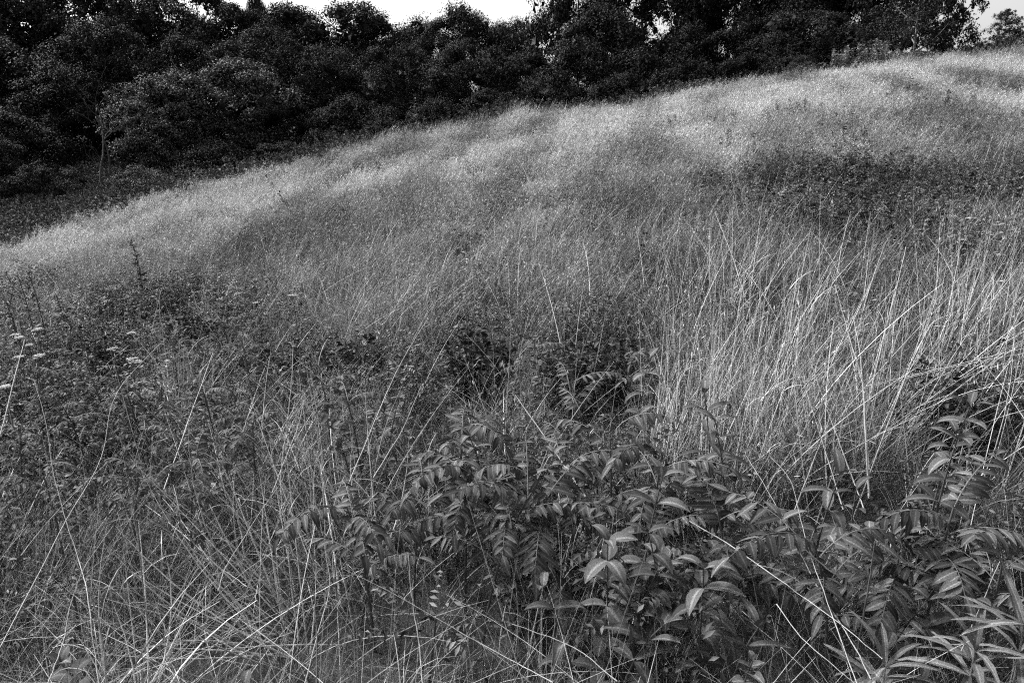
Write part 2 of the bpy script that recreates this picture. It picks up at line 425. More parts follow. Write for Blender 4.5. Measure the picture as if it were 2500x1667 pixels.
scatter("foreground_grass", np.stack([x, y, z], -1), R_.uniform(0, 6.28, len(x)), R_.normal(0, 0.15, (len(x), 2)), R_.uniform(0.6, 1.15, len(x)) * np.where(idx >= 7, 1, np.interp(r, [1.3, 3.2], [0.55, 1.0])), idx, np.ones(len(x)),
        near_kinds, "tangled fine grass blades and straw filling the foreground", "grass")

# --- tall stalks of the right hand and middle ground
tall_kinds = [tuft_mesh("tall%d" % k, 9, 0.10, (0.35, 1.0), (0.003, 0.0068), (0.0, 0.5), (-0.2, 0.7), 'straw', K=7, heads=3, windy=0.45) for k in range(6)]
x, y, r, az = polar_points(4600, 2.5, 11, 0.70, power=0.6)
z = height(x, y); px, py = proj(np.stack([x, y, z + 0.1], -1))
dens = np.maximum.reduce([ell(px, py, 2050, 1000, 430, 260, .4) * 0.55, ell(px, py, 1650, 980, 240, 240, .4) * 0.6, ell(px, py, 2480, 850, 260, 230, .4) * 0.45,
                          ell(px, py, 1850, 680, 320, 110, .4) * 0.35, ell(px, py, 1150, 830, 420, 130, .5) * 0.22, np.full(len(px), 0.05)])
dens = dens * (1 - 0.9 * ell(px, py, 2080, 600, 340, 150, .4)) * (1 - 0.6 * ell(px, py, 2150, 980, 250, 90, .4))
keep = (R_.random(len(x)) < dens) & (R_.random(len(x)) > hollow(px, py) * 0.9)
x, y, r, z = [v[keep] for v in (x, y, r, z)]
scatter("tall_dry_grass", np.stack([x, y, z], -1), R_.normal(0, 0.8, len(x)), R_.normal(0, 0.14, (len(x), 2)), R_.uniform(0.65, 1.1, len(x)), R_.integers(0, 6, len(x)), np.ones(len(x)),
        tall_kinds, "tall bleached dry grass stalks standing thickly on the slope", "dry grass")

# ------------------------------------------------------------------ leafy plants
def bezier(p0, p1, p2, K):
    t = np.linspace(0, 1, K)[:, None]
    return p0 * (1 - t) ** 2 + 2 * p1 * t * (1 - t) + p2 * t * t

def pinnate(base, az, L, rise, droop, pairs, ll, lw, hang=0.3):
    """one compound leaf: returns rachis curve (K,3) and leaflets inputs"""
    K = pairs + 3
    t = np.linspace(0, 1, K)
    ang = rise - droop * t
    seg = L / (K - 1)
    hx = np.concatenate([[0], np.cumsum(np.cos(ang[:-1]) * seg)]); hz = np.concatenate([[0], np.cumsum(np.sin(ang[:-1]) * seg)])
    c = np.stack([base[0] + hx * math.sin(az), base[1] + hx * math.cos(az), base[2] + hz], -1)
    T = nrm(np.gradient(c, axis=0)); side = np.array([math.cos(az), -math.sin(az), 0.0])
    up = nrm(np.cross(side, T)); up = up * np.sign(up[:, 2:3] + 1e-6)
    b, d, n, l = [], [], [], []
    for k in range(2, K - 1):
        s = math.sin(math.pi * (0.22 + 0.68 * (k - 2) / max(1, K - 4)))
        for sg in (-1, 1):
            if R_.random() < 0.09: continue
            dd = side * sg * 0.95 + T[k] * R_.uniform(0.35, 0.6) - np.array([0, 0, hang * R_.uniform(0.3, 1.4)])
            b.append(c[k] + T[k] * R_.uniform(-.15, .15) * seg); d.append(dd); n.append(up[k] + jit(1, 0.12)[0] + side * sg * 0.15); l.append(ll * (0.55 + 0.5 * s) * R_.uniform(0.7, 1.12))
    b.append(c[-1]); d.append(T[-1]); n.append(up[-1]); l.append(ll)
    return c, np.array(b), np.array(d), np.array(n), np.array(l), np.full(len(l), lw) * R_.uniform(0.85, 1.15, len(l))

def compound_plant_mesh(h, nl, L, pairs, ll, lw, K=6, leanv=(0, 0), spread=1.0, hang=0.3, top_only=0.45):
    top = np.array([leanv[0], leanv[1], h]); st = bezier(np.array([0, 0, -0.12]), np.array([0, 0, h * 0.6]), top, 9)
    tub = [tubes(st[None], np.linspace(0.006, 0.003, 9)[None], 6)]
    rach, B, D, Nn, Ll, W = [], [], [], [], [], []
    for i in range(nl):
        f = top_only + (1 - top_only) * (i + 0.5) / nl
        p = st[0] * 0; j = f * 8; a = int(j); p = st[a] * (1 - (j - a)) + st[min(a + 1, 8)] * (j - a)
        az = i * 2.4 + R_.normal(0, 0.3)
        c, b, d, n, l, w_ = pinnate(p, az, L * R_.uniform(0.75, 1.1) * spread, rad(R_.uniform(15, 50) + 22 * f), rad(R_.uniform(60, 105)), pairs, ll, lw, hang)
        if len(c) != pairs + 3: continue
        rach.append(c); B.append(b); D.append(d); Nn.append(n); Ll.append(l); W.append(w_)
    rach = np.array(rach); B, D, Nn, Ll, W = [np.concatenate(q) for q in (B, D, Nn, Ll, W)]
    V = leaves(B, D + jit(len(B), 0.13), Nn + jit(len(B), 0.15), Ll, W, R_.uniform(0.1, 1.3, len(B)), fold=0.28, K=K, p=0.6, q=1.0)
    rt = tubes(rach, np.linspace(0.0022, 0.001, rach.shape[1])[None].repeat(len(rach), 0), 4)
    return [(tub[0], 'gstem')], [(V, 'leaf'), (rt, 'hairy')]

def broad_plant_mesh(h, nodes, ll, lw, leanv=(0, 0), start=0.3, per=2, curl=(0.5, 1.6), K=7, mk='broad', rise=(10, 45), smk='gstem', wave=0.0):
    top = np.array([leanv[0], leanv[1], h]); st = bezier(np.array([0, 0, -0.12]), np.array([0, 0, h * 0.6]), top, 11)
    B, D, Nn, L, W = [], [], [], [], []
    for i in range(nodes):
        f = start + (1 - start) * (i / max(1, nodes - 1)) ** 0.9
        j = f * 10; a = min(int(j), 9); p = st[a] * (1 - (j - a)) + st[a + 1] * (j - a)
        sz = 0.65 + 0.5 * math.sin(math.pi * min(1, 0.25 + 0.62 * (i / max(1, nodes - 1))))
        for q in range(per):
            az = i * 1.57 + q * 6.283 / per + R_.normal(0, 0.25)
            el = rad(R_.uniform(*rise) + 25 * (f > 0.95))
            d = np.array([math.sin(az) * math.cos(el), math.cos(az) * math.cos(el), math.sin(el)])
            B.append(p); D.append(d); Nn.append(np.array([-math.sin(az) * math.sin(el), -math.cos(az) * math.sin(el), math.cos(el)]) + jit(1, 0.15)[0])
            L.append(ll * sz * R_.uniform(0.85, 1.15)); W.append(lw * sz * R_.uniform(0.85, 1.15))
    V = leaves(np.array(B), np.array(D), np.array(Nn), np.array(L), np.array(W), R_.uniform(*curl, len(B)), fold=0.3, K=K, C=5 if wave else 3, p=0.75, q=0.95, wave=wave)
    return [(tubes(st[None], np.linspace(0.0045, 0.002, 11)[None], 6), smk)], [(V, mk)]

def herb_mesh(name, h, n, ll, lw, spread, mk='herb', stems=8, K=4, flat=0.6):
    a = R_.random(stems) * 6.283; tips = np.stack([np.cos(a) * spread * R_.random(stems), np.sin(a) * spread * R_.random(stems), h * R_.uniform(0.6, 1.05, stems)], -1)
    base = tips * np.array([0.35, 0.35, 0]) + np.array([0, 0, -0.08])
    t = np.linspace(0, 1, 5)[None, :, None]
    st = base[:, None] * (1 - t) + tips[:, None] * t; st[..., :2] += 0.03 * np.sin(t * 3) * R_.normal(0, 1, (stems, 1, 2))
    k = R_.integers(0, stems, n); f = 0.25 + 0.75 * R_.random(n) ** 0.8
    p = base[k] * (1 - f[:, None]) + tips[k] * f[:, None]
    az = R_.random(n) * 6.283; el = R_.uniform(-0.2, 0.7, n)
    d = np.stack([np.sin(az) * np.cos(el), np.cos(az) * np.cos(el), np.sin(el)], -1)
    nn = np.array([0, 0, 1.0]) * flat + jit(n, 0.35)
    V = leaves(p, d, nn, R_.uniform(0.6, 1.2, n) * ll, R_.uniform(0.7, 1.2, n) * lw, R_.uniform(0.2, 1.2, n), K=K)
    return [(tubes(st, np.full((stems, 5), 0.0018), 3), 'gstem')], [(V, mk)]

def fern_mesh(h, nl, L, pairs, ll, lw, mk='herb'):
    s, f = compound_plant_mesh(h, nl, L, pairs, ll, lw, K=3, hang=0.1, top_only=0.5)
    return s, [(f[0][0], mk)]

# undergrowth stuff: leaf mounds on the left, the dark fern patches, and filling under the shrubs
und_kinds = []
for k in range(4):
    s, f = herb_mesh("u", 0.40, 300, 0.042, 0.015, 0.30, stems=14); und_kinds.append(mesh_from("under%d" % k, s + f))
for k in range(3):
    s, f = fern_mesh(0.34, 9, 0.26, 9, 0.035, 0.011); und_kinds.append(mesh_from("fern%d" % k, s + f))
x, y, r, az = polar_points(13000, 1.5, 19, 0.75, power=0.9)
z = height(x, y); px, py = proj(np.stack([x, y, z + 0.2], -1)); hm = herbmask(px, py)
keep = R_.random(len(x)) < (hm * np.interp(r, [1.5, 5, 19], [0.35, 0.8, 1]) + 0.03) * (1 - 0.8 * hollow(px, py))
x, y, r, z, px, py = [v[keep] for v in (x, y, r, z, px, py)]
tone = 0.25 + 1.9 * np.clip(fbm(x * 1.3, y * 1.3, 44) - 0.2, 0, 1) * R_.uniform(0.5, 1.5, len(x))
scatter("leafy_undergrowth", np.stack([x, y, z], -1), R_.uniform(0, 6.28, len(x)), R_.normal(0, 0.2, (len(x), 2)), R_.uniform(0.7, 1.1, len(x)) * (0.45 + 1.1 * fbm(x * 1.6, y * 1.6, 91, 2)), np.where(R_.random(len(x)) < 0.6, R_.integers(4, 7, len(x)), R_.integers(0, 4, len(x))), tone,
        und_kinds, "low dark leafy herbs and ferns growing through the grass", "undergrowth")

# bank beyond the ridge (left) and brambles under the wood
bank_kinds = []
for k in range(4):
    s, f = herb_mesh("b", 0.6, 420, 0.07, 0.035, 0.5, mk='bankh', stems=16, K=3, flat=0.15); bank_kinds.append(mesh_from("bank%d" % k, s + f))
x, y, r, az = polar_points(11000, 17, 56, 0.75)
keep = (r > RDIST(az) + 0.6)
x, y, r, az = [v[keep] for v in (x, y, r, az)]
z = height(x, y)
tone = 0.35 + 1.7 * np.clip(fbm(x * 0.3, y * 0.3, 71) - 0.25, 0, 1) * R_.uniform(0.5, 1.4, len(x))
scatter("bramble_bank", np.stack([x, y, z], -1), R_.uniform(0, 6.28, len(x)), R_.normal(0, 0.1, (len(x), 2)), R_.uniform(0.6, 1.3, len(x)), R_.integers(0, 4, len(x)), tone,
        bank_kinds, "dark tangled brambles and weeds in the hollow behind the ridge", "undergrowth")

# ------------------------------------------------------------------ things
def plant(name, base, stem_strips, leaf_strips, label, cat, group=None, rotz=0.0, extra=None, leafname="foliage"):
    e = bpy.data.objects.new(name, None); COL.objects.link(e); e.location = base; e.rotation_euler = (0, 0, rotz); e.empty_display_size = 0.1
    tag(e, label, cat, group)
    link("stem", mesh_from("stem", stem_strips), e); link(leafname, mesh_from(leafname, leaf_strips), e)
    for nm, sp in (extra or []): link(nm, mesh_from(nm, sp), e)
    return e

def stand(px, py, h, r=None):
    """ground point so that a plant of height h has its top near pixel (px, py)"""
    if r is None: return hit(px, py, h)
    return at(px, r)

# compound-leaved shrubs: (px, py of top, height, leaf length, label)
SUM = [
 (1170, 1250, 0.62, 0.36, 9, "sumac sapling whose two long leaves hang like ladders left of the foreground hollow"),
 (1130, 1150, 0.62, 0.34, 8, "sumac with a broad pale arching leaf right behind the drooping ladder leaves"),
 (1310, 1240, 0.58, 0.34, 9, "sumac spreading flat rows of leaflets at the middle of the foreground"),
 (1590, 1150, 0.66, 0.34, 8, "sumac with feathery pale leaflets up behind the pointed-leaf clump"),
 (1500, 1100, 0.60, 0.32, 7, "small sumac leaning over the straw in the middle distance of the thicket"),
 (900, 1270, 0.55, 0.33, 8, "dark sumac at the left edge of the shrub thicket beside the straw"),
 (1000, 1190, 0.55, 0.33, 7, "sumac with narrow leaflets pointing left toward the bent straw"),
 (2060, 1330, 0.60, 0.34, 8, "sumac behind the crossed long stalks with a level row of hanging leaflets"),
 (2290, 1290, 0.62, 0.34, 9, "bright feathery sumac in the lower right thicket"),
 (2200, 1400, 0.50, 0.30, 7, "shaded sumac low under the feathery one at the right"),
 (2440, 1380, 0.55, 0.32, 8, "sumac at the right edge above the downy star-shaped plants"),
 (1110, 1070, 0.60, 0.30, 7, "sumac top curling over in the thicket's upper left"),
 (1380, 950, 0.62, 0.30, 7, "sumac beside the dark hollow behind upright straw"),
 (1470, 1010, 0.55, 0.28, 6, "low sumac leaf fan just below the dark hollow"),
 (880, 980, 0.65, 0.28, 8, "rounded clump of drooping compound leaves left of the slanting stalk"),
 (300, 1190, 0.55, 0.30, 8, "lacy compound-leaved shrub behind the crossing stalks at left"),
 (130, 1180, 0.55, 0.30, 8, "pale lacy shrub nearest the left edge"),
 (440, 1150, 0.55, 0.28, 8, "lacy shrub mound to the right of the dark stem"),
 (1400, 1180, 0.50, 0.30, 7, "sumac half hidden beneath the whorled-leaf plant"),
 (1800, 1310, 0.50, 0.28, 7, "sumac under the long slanting cane"),
 (330, 950, 0.60, 0.28, 9, "dark herb clump under the long slanting stalk at left"),
 (80, 910, 0.6, 0.34, 9, "feathery herb clump below the white flower cluster"),
 (200, 1000, 0.6, 0.34, 9, "feathery herb clump between the X stalks and the long slanting stalk"),
 (520, 970, 0.55, 0.34, 9, "feathery herb clump just right of the bright straw tuft"),
 (610, 1040, 0.55, 0.32, 9, "feathery herb mound in front of the upright pale stalk"),
 (610, 850, 0.6, 0.34, 9, "feathery herb mound above the straw tuft on its right"),
 (160, 800, 0.55, 0.34, 9, "feathery herb mound near the thin dark weeds"),
 (560, 800, 0.5, 0.32, 8, "feathery herb clump under the pair of white flowers"),
 (30, 1080, 0.55, 0.32, 9, "feathery herb clump cut by the left edge"),
 (380, 1050, 0.5, 0.30, 8, "feathery herb clump at the top of the dark stem"),
 (250, 910, 0.6, 0.34, 9, "feathery herb mound left of the dark herb clump"),
 (800, 950, 0.5, 0.28, 8, "feathery herb left of the round-leaved clump"),
 (1310, 850, 0.5, 0.28, 8, "feathery herb between the two dark shrubs right of centre"),
 (1580, 860, 0.5, 0.28, 8, "feathery herb at the left foot of the dense upright straw"),
 (420, 830, 0.65, 0.28, 9, "layered dark shrub at the top of the left herb patch"),
]
for px, py, h, L, nl, lab in SUM:
    b = hit(px, py, h * 0.95)
    if px < 700: L *= 0.72; nl += 7
    q = (0.04, 0.013) if px < 700 else ((0.082, 0.023) if py > 1050 else (0.055, 0.016))
    s, f = compound_plant_mesh(h, nl, L * R_.uniform(0.8, 1.05), int(R_.integers(8, 13)), q[0] * R_.uniform(0.8, 1.1), q[1], leanv=(R_.normal(0, 0.06), R_.normal(0, 0.06)))
    plant("sumac_shrub", b, s, f, lab, "shrub", "compound-leaved shrubs in the thicket")

BRD = [
 (1560, 1230, 0.72, 0.115, 0.042, 6, "plant with long arching pointed leaves whorled at its tip in the centre foreground"),
 (1490, 1330, 0.60, 0.095, 0.048, 6, "plant with pale rounded leaves catching the light right of the hanging sumac leaves"),
 (1640, 1320, 0.62, 0.10, 0.042, 6, "pointed-leaf plant in the heart of the foreground clump"),
 (1540, 1400, 0.52, 0.105, 0.04, 5, "lower pointed-leaf plant with one long leaf hanging down"),
 (1720, 1410, 0.58, 0.11, 0.042, 6, "drooping pointed-leaf plant just left of the long slanting cane"),
 (1770, 1530, 0.48, 0.12, 0.034, 5, "star of narrow hanging leaves over the dark gap at the bottom"),
 (1500, 1530, 0.42, 0.12, 0.036, 5, "shaded plant with leaves drooping toward the bottom edge below the clump"),
 (1420, 1480, 0.45, 0.10, 0.036, 5, "dim pointed-leaf plant beside the bare straw stems near the bottom"),
 (1760, 990, 0.78, 0.105, 0.036, 7, "tall leafy plant with big curved leaves standing before the dense dry stalks"),
 (1800, 1060, 0.70, 0.10, 0.036, 7, "second curved-leaf plant just below and right of the tall leafy one"),
 (2310, 1010, 0.78, 0.10, 0.034, 8, "leafy plant with tiered drooping leaves on the dark ground at right"),
 (2290, 1080, 0.60, 0.09, 0.032, 7, "smaller tiered plant at the foot of the right-hand leafy one"),
 (1990, 1180, 0.66, 0.10, 0.036, 7, "plant with backward curled leaves behind the bent pale blade"),
 (1890, 1260, 0.55, 0.09, 0.034, 6, "curled-leaf plant between the two long canes"),
 (2080, 1240, 0.58, 0.09, 0.034, 6, "curled-leaf plant right of the long canes"),
 (1200, 1070, 0.60, 0.08, 0.034, 7, "bushy small-leaved plant at the back of the thicket"),
 (1290, 1120, 0.55, 0.08, 0.032, 6, "small-leaved plant between the sumac tops"),
 (1560, 900, 0.70, 0.09, 0.036, 6, "pale curved leaves poking out of the straw by the dark hollow"),
 (930, 1010, 0.55, 0.07, 0.035, 9, "dense round-leaved herb beside the slanting stalk left of centre"),
 (860, 1050, 0.50, 0.07, 0.035, 8, "round-leaved herb clump nearest the tall straw"),
 (240, 1640, 0.32, 0.07, 0.05, 5, "broad crinkled leaves at the bottom edge toward the left corner"),
 (640, 1650, 0.30, 0.06, 0.035, 5, "low broad-leaved weed at the bottom edge left of centre"),
 (2290, 1470, 0.45, 0.11, 0.04, 5, "shaded broad-leaved plant above the downy stars"),
 (2140, 1500, 0.42, 0.10, 0.038, 5, "dark leaves behind the slanting canes at lower right"),
]
for px, py, h, ll, lw, nodes, lab in BRD:
    b = hit(px, py, h * 0.95)
    s, f = broad_plant_mesh(h, nodes, ll, lw, leanv=(R_.normal(0, 0.07), R_.normal(0, 0.05)), per=int(R_.choice([2, 3])))
    plant("leafy_plant", b, s, f, lab, "plant", "pointed-leaf plants in the thicket")

# downy star plants lower right
for px, py, h, ll, nodes, lab in [
    (2160, 1640, 0.46, 0.17, 3, "downy plant with long wavy pale leaves spread like a star at the bottom edge"),
    (2380, 1590, 0.50, 0.16, 3, "taller downy plant with thick pale stem and wavy leaves near the lower right corner"),
    (2500, 1530, 0.56, 0.18, 3, "downy plant cut off by the right edge with one long pointed leaf rising")]:
    b = hit(px, py, h)
    s, f = broad_plant_mesh(h, nodes, ll, 0.019, start=0.84, per=6, curl=(0.4, 1.3), K=14, mk='hairy', rise=(-5, 50), smk='hairy', wave=0.07)
    plant("downy_plant", b, s, f, lab, "plant", "downy star-shaped plants", leafname="leaf_whorl")
# small round leaved sprig at the bottom
b = hit(1790, 1625, 0.40)
s, f = broad_plant_mesh(0.40, 5, 0.034, 0.028, leanv=(0.05, 0.0), start=0.75, per=2, curl=(0, 0.5), mk='hairy')
plant("clover_sprig", b, s, f, "small sprig of round pale leaves at the bottom edge in the dark gap", "plant")

# herb individuals: dark mullein-like spike in the meadow at left and others
def spike_mesh(h, n, ll, w_):
    st = bezier(np.array([0, 0, -0.1]), np.array([0.02, 0, h * 0.5]), np.array([-0.06, 0, h]), 9)
    f = R_.random(n) ** 0.8; j = f * 8; a = np.minimum(j.astype(int), 7); p = st[a] * (1 - (j - a))[:, None] + st[a + 1] * (j - a)[:, None]
    az = R_.random(n) * 6.283; el = R_.uniform(-0.1, 0.7, n); d = np.stack([np.sin(az) * np.cos(el), np.cos(az) * np.cos(el), np.sin(el)], -1)
    L = ll * (1.15 - 0.7 * f) * R_.uniform(0.7, 1.2, n)
    return [(tubes(st[None], np.linspace(0.008, 0.003, 9)[None], 5), 'darkstem')], [(leaves(p, d, np.array([0, 0, 1.0]) + jit(n, 0.3), L, L * w_, R_.uniform(0.3, 1.4, n), K=4), 'crownl')]
for px, py, top, r, n, lab in [
    (362, 760, 585, 8.5, 190, "lone dark leafy spike rising above the pale meadow at left"),
    (108, 760, 668, 8.0, 60, "thin dark upright weed near the left edge of the meadow"),
    (80, 760, 672, 8.4, 45, "thinner bare dark weed just left of the other thin weed"),
    (165, 780, 715, 7.6, 150, "short dark bushy weed beside the two thin weeds"),
    (545, 760, 700, 7.6, 110, "small dark weed among the white flowers"),
    (45, 800, 735, 7.0, 140, "dark bushy weed above the white flower cluster")]:
    b = at(px, r); te = azte(px, top)[1]; h = max(0.35, r * float(te) - b[2])
    s, f = spike_mesh(h, n, 0.10, 0.3)
    plant("weed_spike", b, s, f, lab, "weed", "dark weeds standing in the meadow")

for px, py, h, sp, n, lab in [  # at the central hollows the shade is put into the leaf colour
    (1180, 780, 0.55, 0.26, 900, "compact shrub coloured dark for the shaded hollow in the middle of the slope above the thicket"),
    (1120, 850, 0.35, 0.20, 500, "low shrub coloured dark for the shaded hollow at the lower left foot of the compact one"),
    (1400, 850, 0.42, 0.26, 800, "shrub coloured dark to deepen the shadow gap right of centre"),
    (1500, 830, 0.40, 0.24, 700, "shrub coloured dark to deepen the right side of the shadow gap"),
    (850, 820, 0.40, 0.25, 600, "dark shrub in the grass between herb patch and centre"),
    (700, 830, 0.40, 0.22, 500, "dark shrub behind the lone upright pale stalk"),
    (480, 760, 0.45, 0.28, 800, "dark shrub in the back of the herb patch"),
    (240, 830, 0.45, 0.28, 800, "dark shrub in the middle of the herb patch at left"),
    (2330, 900, 0.45, 0.30, 700, "dark shrub among the dry stalks at right"),
    (1890, 450, 0.5, 0.6, 1100, "dark bushy patch at the left of the fern band high on the right slope"),
    (2130, 465, 0.55, 0.7, 1200, "dark bushy patch in the middle of the fern band high on the right slope"),
    (2420, 415, 0.5, 0.5, 900, "dark bushy patch near the right edge under the ridge")]:
    b = hit(px, py, h); s, f = herb_mesh("x", h, n, 0.055 if h < 0.6 else 0.10, 0.02 if h < 0.6 else 0.035, sp, mk='darkherb', stems=22, flat=0.4)
    plant("dark_shrub", b, s, f, lab, "shrub", "small dark shrubs on the slope")

# white umbel flowers
def umbel_mesh(h, rad_u, lean):
    st = bezier(np.array([0, 0, -0.1]), np.array([0, 0, h * 0.6]), np.array([lean[0], lean[1], h]), 7)
    top = st[-1]; n = 16
    a = R_.random(n) * 6.283; rr = rad_u * np.sqrt(R_.random(n)); ends = top + np.stack([np.cos(a) * rr, np.sin(a) * rr, 0.03 - rr * 0.25], -1)
    t = np.linspace(0, 1, 3)[None, :, None]; rays = (top - np.array([0, 0, 0.01]))[None, None] * (1 - t) + ends[:, None] * t
    m = 9; B = np.repeat(ends, m, 0) + jit(n * m, 0.005) * np.array([1, 1, .3]); az = R_.random(n * m) * 6.283
    V = leaves(B, np.stack([np.cos(az), np.sin(az), np.full(n * m, .1)], -1), np.tile([0, 0, 1.0], (n * m, 1)), np.full(n * m, 0.009), np.full(n * m, 0.007), np.zeros(n * m), K=3, fold=0, p=.4, q=.4)
    return [(tubes(st[None], np.linspace(0.003, 0.002, 7)[None], 4), 'gstem'), (tubes(rays, np.full((n, 3), 0.0008), 3), 'gstem')], [(V, 'petal')]
UMB = [
 (42, 833, "lowest of the bright flower heads in the cluster by the left edge"), (66, 826, "widest white flower head in the left edge cluster"),
 (83, 818, "white flower head at the right end of the left edge cluster"), (113, 811, "white flower head set apart on the cluster's upper right"),
 (72, 850, "small white flower head just under the bright cluster"),
 (18, 885, "white flower head against the left edge below the cluster"), (76, 887, "faint white flower head right of the one at the left edge"),
 (18, 953, "lowest white flower head at the left edge"),
 (330, 820, "white flower head beside the tip of the long slanting stalk's shadow"),
 (320, 886, "white flower heads in a row under the long slanting stalk"), (342, 889, "bright floret head touching the long slanting stalk"),

 (634, 746, "white flower head on the right side of the herb patch"), (724, 729, "lone white flower head in the grass farthest to the right"),

 (290, 862, "small flower head left of the row under the slanting stalk"),
]
for px, py, lab in UMB:
    h = R_.uniform(0.55, 0.7); b = hit(px, py, h)
    s, f = umbel_mesh(h, R_.uniform(0.016, 0.034), tuple(R_.normal(0, 0.03, 2)))
    plant("wild_carrot", b, s, f, lab, "wildflower", "white wild carrot flowers", leafname="flower_head")

# ------------------------------------------------------------------ single long stalks, traced as real canes rooted in the ground
def stalk(pts, r0, r1, wid, lab, mk='stalk', nm="grass_stalk", root=True, head=False):
    n = len(pts); rr = np.linspace(r0, r1, n)
    P = np.array([at(p[0], q, p[1]) for p, q in zip(pts, rr)])
    low = 0 if P[0, 2] < P[-1, 2] else -1
    gz = float(height(P[low, 0], P[low, 1]))
    if root and P[low, 2] > gz:
        a = P[low]; b = P[1] if low == 0 else P[-2]
        sl = np.linalg.norm(a - b); d = (a - b) / sl
        if d[2] < -0.25:
            k = min((a[2] - gz + 0.05) / -d[2], sl * 1.2)
            e = a + d * k; e[2] = max(e[2], float(height(e[0], e[1])) - 0.04)
            P = np.vstack([e, P]) if low == 0 else np.vstack([P, e])
    # resample smoothly (Catmull-Rom)
    Q = []; E = np.vstack([2 * P[0] - P[1], P, 2 * P[-1] - P[-2]])
    for i in range(1, len(E) - 2):
        for t in np.linspace(0, 1, 6)[:-1]:
            a, b, c, d = E[i - 1], E[i], E[i + 1], E[i + 2]
            Q.append(0.5 * ((2 * b) + (c - a) * t + (2 * a - 5 * b + 4 * c - d) * t * t + (3 * b - a - 3 * c + d) * t ** 3))
    Q.append(P[-1]); Q = np.array(Q)
    if low == -1: Q = Q[::-1]
    o0 = Q[0].copy(); Q = Q - o0
    K = len(Q); Q[1:-1] += R_.normal(0, 0.0006, (K - 2, 3))
    rd = wid * (0.27 if min(r0, r1) < 2.9 else 0.45) * np.linspace(1.0, 0.45, K)
    rd = rd * (1 + 0.25 * (np.arange(K) % 4 == 0))
    me = mesh_from(nm, [(tubes(Q[None], rd[None], 6), mk)])
    o = link(nm, me, loc=o0); tag(o, lab, "stalk", "single long stalks"); return o

